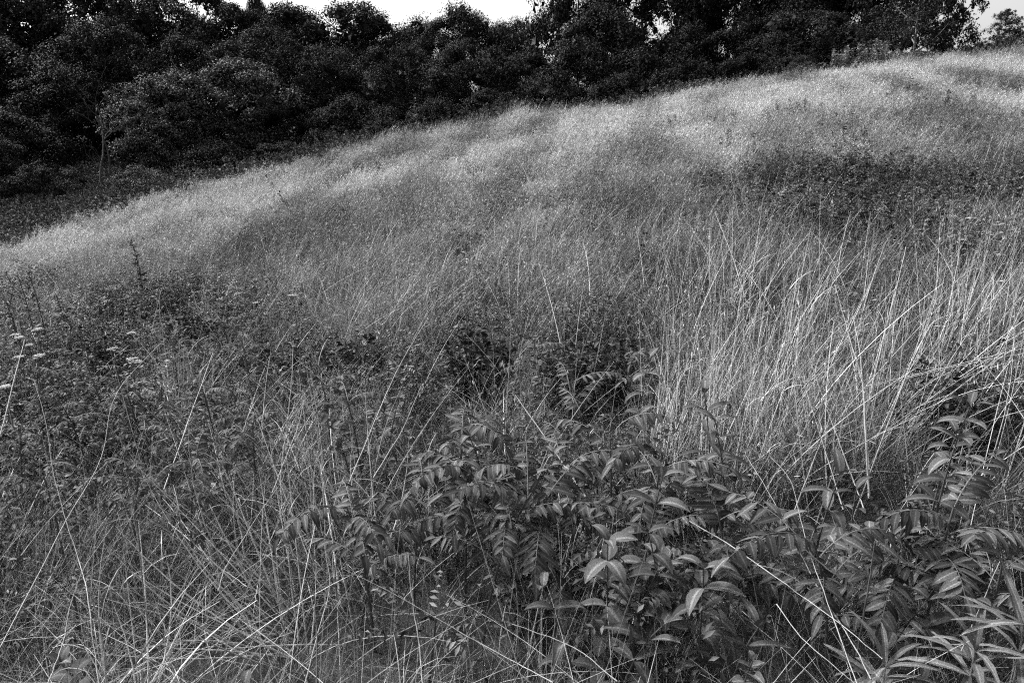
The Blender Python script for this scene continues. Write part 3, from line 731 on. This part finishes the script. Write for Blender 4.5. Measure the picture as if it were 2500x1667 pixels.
ST = [
 ([(128,1640),(156,1562),(170,1484),(202,1392),(277,1282)], 1.9, 2.2, .0050, "pale curving stalk forming the lower half of the X at lower left"),
 ([(232,1598),(213,1449),(199,1389),(163,1275),(131,1158),(113,1035),(83,925)], 2.0, 3.0, .0052, "long pale stalk leaning left and crossing the other to make the X at lower left"),
 ([(78,1431),(163,1268),(248,1116),(284,960),(404,826)], 2.3, 3.2, .0052, "very long straight stalk slanting right across the dark herb patch at left"),
 ([(0,1461),(284,1438),(582,1420)], 1.9, 2.1, .0032, "thin stalk lying almost level across the lower left"),
 ([(0,1548),(99,1527),(199,1555),(319,1594),(496,1655)], 1.7, 1.75, .0042, "bent stalk lying low and sloping down to the right in the lower left corner"),
 ([(408,1303),(543,1389),(603,1431)], 2.4, 2.2, .0040, "short stalk sloping down right into the bent straw"),
 ([(227,1608),(308,1587),(425,1566),(493,1567)], 1.8, 1.9, .0032, "short level stalk above the broad crinkled leaves"),
 ([(532,1442),(553,1381),(624,1268),(691,1169)], 2.1, 2.5, .0048, "bright stalk slanting up right through the bent straw"),
 ([(777,1541),(805,1431),(791,1325)], 2.0, 2.2, .0070, "thick pale crooked cane beside the dark stem"),
 ([(1684,1272),(1779,1328),(1921,1428),(2049,1520),(2155,1608)], 2.3, 1.7, .0062, "thick cane slanting down right across the pointed leaves toward the downy star"),
 ([(1822,1112),(1886,1218),(1950,1342),(2006,1449),(2077,1562),(2127,1658)], 2.6, 1.7, .0056, "left one of the two long canes crossing the lower right"),
 ([(1879,1112),(1928,1169),(1950,1247),(1978,1353),(2020,1467),(2088,1658)], 2.6, 1.7, .0050, "right one of the two long canes, bent over at its pale top"),
 ([(1843,1323),(1886,1307),(1935,1318),(1978,1353)], 2.05, 2.05, .0062, "bright arched grass blade hooked over the two long canes"),
 ([(1896,1474),(1957,1555),(2038,1626),(2088,1668)], 1.9, 1.6, .0040, "thin straw in the dark gap left of the downy star"),
 ([(2492,1264),(2453,1342),(2407,1449)], 2.6, 2.3, .0052, "straight stalk slanting up to the right edge above the downy plants"),
 ([(833,1385),(975,1456),(1134,1548),(1258,1616),(1350,1665)], 2.0, 1.6, .0048, "long stalk sloping down right beneath the hanging sumac leaves"),
 ([(1251,1523),(1400,1580),(1507,1662)], 1.8, 1.6, .0048, "short stalk sloping to the bottom edge under the dim leaves"),
 ([(996,1346),(1007,1467),(1024,1573),(1031,1665)], 2.0, 1.75, .0075, "upright grey cane left of the hanging sumac leaves"),
 ([(1258,964),(1308,1035),(1361,1112)], 3.4, 3.1, .0080, "bright thick stalk leaning left in the exact middle of the slope"),
 ([(1248,776),(1244,875),(1239,967)], 3.7, 3.6, .0060, "bright upright stalk right of the dark hollow"),
 ([(1042,783),(989,868),(950,946),(886,1098)], 3.8, 3.1, .0058, "long stalk slanting up right past the round-leaved herbs"),
 ([(1028,942),(985,1045),(953,1098)], 3.2, 3.0, .0055, "shorter slanting stalk parallel to the long one left of centre"),
 ([(716,830),(712,930),(700,1040)], 3.8, 3.5, .0060, "lone upright pale stalk between herb patch and centre"),
 ([(745,960),(728,1040),(700,1112)], 3.4, 3.2, .0055, "short pale stalk under the lone upright one"),
 ([(2038,694),(2081,847),(2106,939),(2113,1059)], 4.2, 3.6, .0105, "thick bleached cane leaning left in the tall straw at right"),
 ([(2081,765),(2099,857),(2109,981)], 4.3, 3.8, .0085, "bleached cane just right of the thick one"),
 ([(2212,602),(2187,712),(2162,804),(2127,957)], 4.8, 4.0, .0090, "tall cane leaning right with a feathery top in the right straw"),
 ([(2276,733),(2237,850),(2162,1052)], 4.2, 3.6, .0070, "straight cane leaning right below the level straws"),
 ([(1971,861),(2021,1003),(2060,1109)], 3.8, 3.4, .0062, "cane leaning left below the thick bleached one"),
 ([(2081,882),(2035,996),(1992,1109)], 3.7, 3.3, .0060, "cane crossing the left-leaning ones to make an X at right"),
 ([(2375,648),(2247,769),(2162,825)], 4.6, 4.2, .0050, "thin bright straw reaching up right above the level straws"),
 ([(1957,918),(1985,1006),(2017,1109)], 3.6, 3.3, .0060, "short bent cane left of the X in the right straw"),
 ([(2500,850),(2368,882),(2247,911)], 3.9, 4.0, .0042, "upper thin straw lying nearly level at the right edge"),
 ([(2500,862),(2380,884),(2260,912)], 3.7, 3.9, .0036, "lower thin straw lying nearly level at the right edge"),
 ([(1746,520),(1787,623),(1815,712)], 6.0, 5.5, .0120, "thick pale stalk leaning left high on the slope"),
 ([(1690,1062),(1640,1180),(1610,1260)], 3.0, 2.7, .0040, "straw standing behind the feathery sumac"),
 ([(8,1030),(60,830)], 3.6, 4.0, .0060, "pale stalk leaning right beside the left edge"),
 ([(470,1000),(520,860)], 3.6, 3.9, .0060, "bright slanting stalk at the front of the straw tuft in the herbs"),
]
for p, a, b, wd, lab in ST: stalk(p, a, b, wd, lab)
stalk([(773,1658),(773,1530),(759,1360)], 1.75, 2.0, .0085, "dark upright stem behind the thick pale crooked cane", 'darkstem', "dark_stalk")
stalk([(298,1080),(330,1254),(344,1381)], 2.6, 2.3, .0060, "thin dark stem hanging through the lacy shrubs at left", 'darkstem', "dark_stalk")
stalk([(2136,1320),(2125,1400),(2110,1490)], 2.2, 2.1, .0120, "thick dark stem under the feathery sumac at right", 'darkstem', "dark_stalk")

# clumps of dry grass as things
def clump(px, py, r, n, Lr, az, lean, bend, spread, lab, wr=(0.003, 0.0065), azs=0.75):
    b = hit(px, py) if py else at(px, r)
    a = R_.random(n) * 6.283; q = spread * np.sqrt(R_.random(n))
    base = np.stack([np.cos(a) * q, np.sin(a) * q, np.full(n, -0.05)], -1)
    A = az + R_.normal(0, azs, n); L = R_.uniform(*Lr, n) * np.where(R_.random(n) < 0.3, R_.uniform(.35, .8, n), 1)
    B = blades(base, A, L, np.clip(R_.normal(lean, 0.27, n), -0.8, 1.35), R_.normal(bend, 0.45, n), R_.uniform(*wr, n), K=8)
    P = B.mean(2); wd = np.linalg.norm(B[:, :, 1] - B[:, :, 0], axis=-1) * 0.5
    st_ = tubes(P, np.maximum(wd, 0.0005), 4)
    m = n * 2; k = R_.integers(0, n, m); kk = R_.integers(2, 7, m); bp = P[k, kk]
    bl = blades(bp, A[k] + R_.normal(0, 0.9, m), R_.uniform(0.10, 0.26, m), R_.uniform(0.3, 0.9, m), R_.uniform(0.8, 2.2, m), R_.uniform(0.002, 0.004, m), K=6)
    e = bpy.data.objects.new("grass_clump", None); COL.objects.link(e); e.location = b; e.empty_display_size = 0.1
    tag(e, lab, "grass clump", "clumps of tall dry grass")
    link("stalks", mesh_from("stalks", [(st_, 'strawb')]), e)["kind"] = "stuff"
    link("blades", mesh_from("blades", [(bl, 'straw')]), e)["kind"] = "stuff"
RT, LF = rad(85), rad(-85)
for c in [
 (770, 1540, 0, 60, (0.4, 1.05), LF, 0.85, -0.25, 0.22, "big clump of bent straw sweeping left beside the thick crooked cane", (0.0045, 0.0095)),
 (690, 1400, 0, 34, (0.4, 0.95), LF, 0.45, 0.3, 0.4, "upright straw clump behind the bent one", (0.0045, 0.0095)),
 (840, 1400, 0, 30, (0.5, 0.95), LF, 0.15, 0.1, 0.18, "narrow straw clump rising above the bent one toward the centre", (0.0045, 0.0095)),
 (440, 1080, 0, 50, (0.55, 0.85), RT, 0.35, 0.0, 0.06, "small bright straw tuft leaning right in the left herb patch", (0.0045, 0.0095)),
 (60, 0, 2.4, 22, (0.5, 0.9), RT, 0.30, 0.1, 0.15, "loose straw clump against the left edge", (0.0045, 0.0095)),
 (1640, 1180, 0, 55, (0.6, 1.0), RT, 0.18, 0.05, 0.16, "dense upright straw clump right of the dark hollow"),
 (1790, 1230, 0, 60, (0.7, 1.1), RT, 0.05, 0.05, 0.18, "densest upright straw clump behind the tall leafy plant"),
 (1900, 1100, 0, 50, (0.7, 1.2), RT, 0.12, 0.1, 0.2, "tall straw clump in the middle of the right slope"),
 (2120, 1120, 0, 44, (0.6, 1.1), RT, 0.30, 0.1, 0.14, "straw clump at the foot of the thick bleached canes"),
 (2040, 1200, 0, 26, (0.6, 1.0), LF, 0.35, 0.0, 0.12, "straw clump leaning left against the canes"),
 (2380, 0, 4.4, 42, (0.7, 1.15), RT, 0.38, 0.1, 0.3, "bright straw clump swept right near the right edge"),
 (2480, 0, 4.0, 38, (0.6, 1.1), RT, 0.5, 0.1, 0.25, "straw clump bent over the right edge"),
 (2280, 0, 5.0, 36, (0.7, 1.1), RT, 0.35, 0.1, 0.3, "tall straw clump behind the swept one at right"),
 (850, 0, 4.3, 30, (0.4, 0.8), LF, 0.6, 0.2, 0.15, "thin straw clump leaning left above the round-leaved herbs"),
 (1750, 0, 5.6, 50, (0.7, 1.1), RT, 0.1, 0.1, 0.25, "high straw clump on the slope above the dense ones"),
 (1010, 0, 3.0, 26, (0.35, 0.7), LF, 0.2, 0.5, 0.18, "tangle of thin straw between herbs and sumac tops"),
 (900, 0, 1.7, 20, (0.3, 0.55), RT, 0.2, 0.4, 0.15, "sparse straw tuft at the bottom edge below the grey cane"),
 (560, 0, 1.9, 36, (0.3, 0.6), LF, 0.3, 0.5, 0.2, "low curved grass tuft in front of the bent straw", (0.0045, 0.0095)),
 (2330, 0, 2.7, 30, (0.3, 0.6), LF, 0.1, 1.3, 0.15, "curly grass tuft with hooked blades above the feathery sumac"),
 (1350, 0, 2.3, 26, (0.4, 0.7), RT, 0.2, 0.2, 0.14, "straw stems showing through the sumac at the centre"),
]: clump(*c)

# ------------------------------------------------------------------ trees
def crown_mesh(name, seed, lobes=24, per=1700, leaf=0.0125, core=True, tight=1.0, mk='crown'):
    """unit crown: fits roughly x,y in [-.5,.5], z in [0,1]"""
    g = np.random.default_rng(seed)
    B, D, Nn, L = [], [], [], []; B2, D2, N2, L2 = [], [], [], []
    for i in range(lobes):
        th = i * 2.399 + g.normal(0, .3); zz = (i + 0.5) / lobes
        env = math.sin(math.pi * min(1, 0.12 + 0.76 * zz)) ** 0.6
        rr = 0.36 * env * g.uniform(0.7, 1.08)
        c = np.array([math.cos(th) * rr, math.sin(th) * rr, 0.08 + 0.80 * zz])
        if i % 4 == 3 or zz > 0.9: c = c * np.array([.3, .3, 1])
        s = g.uniform(0.12, 0.23) * (0.75 + 0.4 * env)
        sub = g.integers(6, 11)
        for k in range(sub):
            v = g.normal(0, 1, 3); v /= np.linalg.norm(v); v[2] = abs(v[2]) * 0.8 - 0.15
            c2 = c + v * s * 0.66; s2 = s * g.uniform(0.30, 0.58) * tight
            m = per // sub
            d = g.normal(0, 1, (m, 3)); d /= np.linalg.norm(d, axis=1, keepdims=True)
            p = c2 + d * s2 * (g.random((m, 1)) ** 0.4) * np.array([1, 1, .8])
            B.append(p); D.append(g.normal(0, 1, (m, 3))); Nn.append(d * 1.5 + np.array([0, 0, .45]) + g.normal(0, .38, (m, 3)))
            L.append(leaf * g.uniform(0.6, 1.4, m))
            if core:  # oversized darker inner leaves, added to block light inside each lobe
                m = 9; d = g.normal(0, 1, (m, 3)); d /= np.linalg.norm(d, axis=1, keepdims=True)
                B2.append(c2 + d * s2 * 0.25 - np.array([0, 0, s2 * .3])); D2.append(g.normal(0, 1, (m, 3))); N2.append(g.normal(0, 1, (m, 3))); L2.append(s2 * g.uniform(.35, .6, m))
    B = np.concatenate(B); D = np.concatenate(D); Nn = np.concatenate(Nn); L = np.concatenate(L)
    st = [(leaves(B, D, Nn, L, L * 0.75, np.full(len(L), 0.6), K=3, C=2), mk)]
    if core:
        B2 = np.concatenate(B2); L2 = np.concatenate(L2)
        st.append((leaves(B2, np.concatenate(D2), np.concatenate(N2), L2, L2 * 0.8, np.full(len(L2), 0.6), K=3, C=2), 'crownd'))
    return mesh_from(name, st, smooth=False)

def trunk_mesh(name, seed, mk='bark'):
    g = np.random.default_rng(seed)
    P = [np.linspace([0, 0, -0.03], [g.normal(0, .02), g.normal(0, .02), 0.85], 9)]; W = [np.linspace(0.016, 0.003, 9)]
    for i in range(13):
        z0 = 0.18 + 0.6 * i / 13; a = i * 2.4; l = 0.34 * (1 - 0.4 * z0)
        e = np.array([math.cos(a) * l, math.sin(a) * l, z0 + l * 0.55])
        P.append(bezier(np.array([0, 0, z0]), np.array([e[0] * .6, e[1] * .6, z0 + 0.05]), e, 9)); W.append(np.linspace(0.007, 0.0015, 9))
    return mesh_from(name, [(tubes(np.array(P), np.array(W), 6), mk)])

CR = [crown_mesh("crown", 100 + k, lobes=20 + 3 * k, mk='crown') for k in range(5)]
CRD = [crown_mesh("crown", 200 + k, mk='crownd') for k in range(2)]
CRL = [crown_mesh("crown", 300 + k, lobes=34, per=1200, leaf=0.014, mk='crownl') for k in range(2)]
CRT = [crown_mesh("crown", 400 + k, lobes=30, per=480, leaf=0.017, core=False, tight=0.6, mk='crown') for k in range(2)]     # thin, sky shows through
TR = [trunk_mesh("trunk", 500 + k) for k in range(3)]; TRL = trunk_mesh("trunk", 510, 'barkl')
tcount = [0]
def tree(px, top, wpx, r, kind, lab, cz0=0.06, trunk=None, hmul=1.0):
    b = at(px, r); te = float(azte(px, top)[1]); H = (r * te - b[2]) * 1.04
    W = wpx / FPX * r * 1.12
    tcount[0] += 1; i = tcount[0]
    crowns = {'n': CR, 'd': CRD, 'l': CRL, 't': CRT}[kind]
    e = bpy.data.objects.new("broadleaf_tree", None); COL.objects.link(e); e.location = b; e.rotation_euler = (0, 0, i * 1.9)
    tag(e, lab, "tree", "trees of the wood behind the ridge")
    t = link("trunk", trunk or TR[i % 3], e); t.scale = (W * 0.95 if W < H else H * .9, W * 0.95 if W < H else H * .9, H)
    zs = H * (1 - cz0) / 0.98; zz = max(zs, 0.8 * W)
    c = link("crown", crowns[i % len(crowns)], e); c.location = (0, 0, H * cz0 - (zz - zs)); c.scale = (W, W, zz)
    return e

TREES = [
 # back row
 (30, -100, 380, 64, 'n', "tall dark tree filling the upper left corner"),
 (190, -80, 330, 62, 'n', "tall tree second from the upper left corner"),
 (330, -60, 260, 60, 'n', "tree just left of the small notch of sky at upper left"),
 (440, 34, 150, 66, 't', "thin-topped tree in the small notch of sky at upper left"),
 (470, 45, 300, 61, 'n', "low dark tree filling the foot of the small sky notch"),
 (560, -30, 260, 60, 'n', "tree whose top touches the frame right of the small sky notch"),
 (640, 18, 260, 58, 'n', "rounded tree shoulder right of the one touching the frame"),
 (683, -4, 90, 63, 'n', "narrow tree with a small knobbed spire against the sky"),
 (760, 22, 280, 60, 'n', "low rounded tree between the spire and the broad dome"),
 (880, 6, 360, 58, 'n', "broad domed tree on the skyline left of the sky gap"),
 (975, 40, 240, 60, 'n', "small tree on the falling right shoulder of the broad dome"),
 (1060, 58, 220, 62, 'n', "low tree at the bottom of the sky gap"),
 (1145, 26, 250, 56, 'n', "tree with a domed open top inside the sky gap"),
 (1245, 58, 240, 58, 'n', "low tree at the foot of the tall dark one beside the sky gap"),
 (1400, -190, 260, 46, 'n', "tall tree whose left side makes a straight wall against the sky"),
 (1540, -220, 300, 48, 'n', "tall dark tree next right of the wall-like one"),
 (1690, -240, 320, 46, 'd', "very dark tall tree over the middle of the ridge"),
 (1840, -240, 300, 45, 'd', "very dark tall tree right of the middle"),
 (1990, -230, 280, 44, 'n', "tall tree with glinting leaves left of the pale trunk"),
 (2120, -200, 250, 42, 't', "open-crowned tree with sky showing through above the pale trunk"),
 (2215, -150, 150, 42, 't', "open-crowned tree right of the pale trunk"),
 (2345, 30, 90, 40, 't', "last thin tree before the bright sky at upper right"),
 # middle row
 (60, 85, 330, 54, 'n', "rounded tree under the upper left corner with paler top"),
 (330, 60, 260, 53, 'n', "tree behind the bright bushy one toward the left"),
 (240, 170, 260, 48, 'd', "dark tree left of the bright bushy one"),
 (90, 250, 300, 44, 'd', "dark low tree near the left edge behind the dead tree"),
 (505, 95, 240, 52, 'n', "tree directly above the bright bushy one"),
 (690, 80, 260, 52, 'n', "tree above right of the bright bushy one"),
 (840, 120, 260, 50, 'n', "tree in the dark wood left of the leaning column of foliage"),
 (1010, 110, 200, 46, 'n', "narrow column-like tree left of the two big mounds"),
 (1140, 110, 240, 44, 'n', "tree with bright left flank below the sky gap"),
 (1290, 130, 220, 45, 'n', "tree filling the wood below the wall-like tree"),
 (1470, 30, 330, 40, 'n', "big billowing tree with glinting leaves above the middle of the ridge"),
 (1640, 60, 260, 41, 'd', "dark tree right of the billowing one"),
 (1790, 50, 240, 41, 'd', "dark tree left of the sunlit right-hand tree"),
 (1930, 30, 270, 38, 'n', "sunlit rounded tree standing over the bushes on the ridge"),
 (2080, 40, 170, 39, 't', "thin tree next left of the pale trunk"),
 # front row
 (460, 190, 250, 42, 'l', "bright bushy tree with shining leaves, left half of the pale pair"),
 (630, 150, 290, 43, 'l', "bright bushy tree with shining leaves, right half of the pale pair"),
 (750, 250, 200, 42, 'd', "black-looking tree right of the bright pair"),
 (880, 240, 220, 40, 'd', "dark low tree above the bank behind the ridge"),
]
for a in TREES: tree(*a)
# pale trunk on the ridge with its own thin crown
tree(2150, -120, 200, 34, 't', "tree with a slim pale trunk rising from the ridge bushes", 0.30, TRL)
tree(2395, 62, 110, 34, 't', "small open tree on the ridge against the upper right sky", 0.2)

# shrubs under the wood, on the bank, and on the ridge
SH = [
 (30, 330, 200, 40, 'n', "round bush at the left edge below the dark trees"), (150, 400, 180, 38, 'n', "bush left of the dead tree's foot"),
 (400, 410, 150, 34, 'l', "small pale-leaved bush right of the dead tree's foot"),
 (560, 355, 220, 38, 'd', "dark bush beneath the bright pair"), (700, 340, 240, 38, 'd', "dark bush between bright pair and bank"),
 (820, 325, 200, 36, 'd', "bush on top of the bank"), (950, 290, 180, 36, 'd', "dark bush by the thin sapling behind the ridge"),
 (1080, 250, 220, 36, 'd', "dark bush behind the ridge at centre left"), (1200, 215, 220, 36, 'd', "dark bush behind the ridge at centre"),
 (1340, 190, 240, 36, 'd', "dark bush below the billowing tree, left"), (1500, 175, 240, 35, 'd', "dark bush below the billowing tree, right"),
 (1640, 150, 240, 35, 'd', "dark bush under the very dark tall tree"), (1790, 130, 220, 35, 'd', "dark bush left of the ridge bushes"),
 (1900, 140, 130, 30, 'n', "low dark bush at the left end of the ridge bushes"),

]
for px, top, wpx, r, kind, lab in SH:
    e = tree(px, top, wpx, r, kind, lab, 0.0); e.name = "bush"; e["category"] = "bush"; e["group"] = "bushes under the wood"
def ridge_bush(seed):
    a, f = herb_mesh("x", 1.0, 2600, 0.075, 0.028, 0.5, mk='ridgeb', stems=34, K=3, flat=0.1)
    return mesh_from("stem", a), mesh_from("foliage", f)
RB = [ridge_bush(k) for k in range(3)]
for px, top, wpx, r, lab in [
 (1985, 122, 90, 25.5, "sunlit bush on the ridge left of the dark gap"), (2060, 108, 110, 26.5, "tallest sunlit bush on the ridge left of the pale trunk"),
 (2110, 128, 80, 26, "sunlit bush touching the pale trunk"), (2180, 138, 70, 26.5, "small sunlit bush right of the pale trunk"),
 (2250, 132, 60, 27, "low tuft-like bush near the right end of the ridge"), (2400, 90, 120, 27.5, "feathery bush on the ridge near the upper right"),
 (2470, 62, 160, 29, "large grey bush at the upper right corner")]:
    b = at(px, r); te = float(azte(px, top)[1]); H = max(0.6, r * te - b[2]); W = wpx / FPX * r
    e = bpy.data.objects.new("bush", None); COL.objects.link(e); e.location = b; e.rotation_euler = (0, 0, px)
    tag(e, lab, "bush", "sunlit bushes on the ridge")
    for nm, me in zip(("stem", "foliage"), RB[px % 3]):
        c = link(nm, me, e); c.scale = (W, W, H)

# dead tree at left
def dead_tree():
    r = 38; b = at(300, r); H = r * float(azte(300, 235)[1]) - b[2]
    P, W = [], []
    def br(p, d, l, w_, depth):
        K = 9; q = [p.copy()]; dd = d.copy()
        for i in range(K - 1):
            dd = nrm(dd + R_.normal(0, 0.16, 3) + np.array([0, 0, .03])); q.append(q[-1] + dd * l / (K - 1))
        q = np.array(q); P.append(q); W.append(np.linspace(w_, w_ * 0.35, K))
        if depth < 3:
            for k in range(5 if depth == 0 else 3):
                j = int(R_.integers(2, K)); v = nrm(dd + R_.normal(0, 0.75, 3)); br(q[j], v, l * R_.uniform(.35, .6), w_ * (1 - .6 * j / K) * .55, depth + 1)
    br(np.array([0, 0, -.2]), np.array([-0.12, 0, 1.0]), H, 0.055, 0)
    br(np.array([0.1, 0, -.2]), np.array([0.15, 0, 1.0]), H * .85, 0.05, 0)
    P = np.array(P); W = np.array(W)
    e = bpy.data.objects.new("dead_tree", None); COL.objects.link(e); e.location = b
    tag(e, "leafless dead tree with pale crooked branches in the hollow at left", "tree")
    link("trunk", mesh_from("trunk", [(tubes(P[W[:, 0] > .04], W[W[:, 0] > .04], 6), 'deadwood')]), e)
    link("branches", mesh_from("branches", [(tubes(P[W[:, 0] <= .04], W[W[:, 0] <= .04], 5), 'deadwood')]), e)["kind"] = "stuff"
dead_tree()
# thin sapling behind the ridge
b = at(1028, 24); s, f = broad_plant_mesh(1.7, 9, 0.16, 0.07, start=0.5, per=3, mk='crownl', smk='barkl')
plant("sapling", b, s, f, "thin pale-stemmed sapling standing just behind the ridge", "sapling")
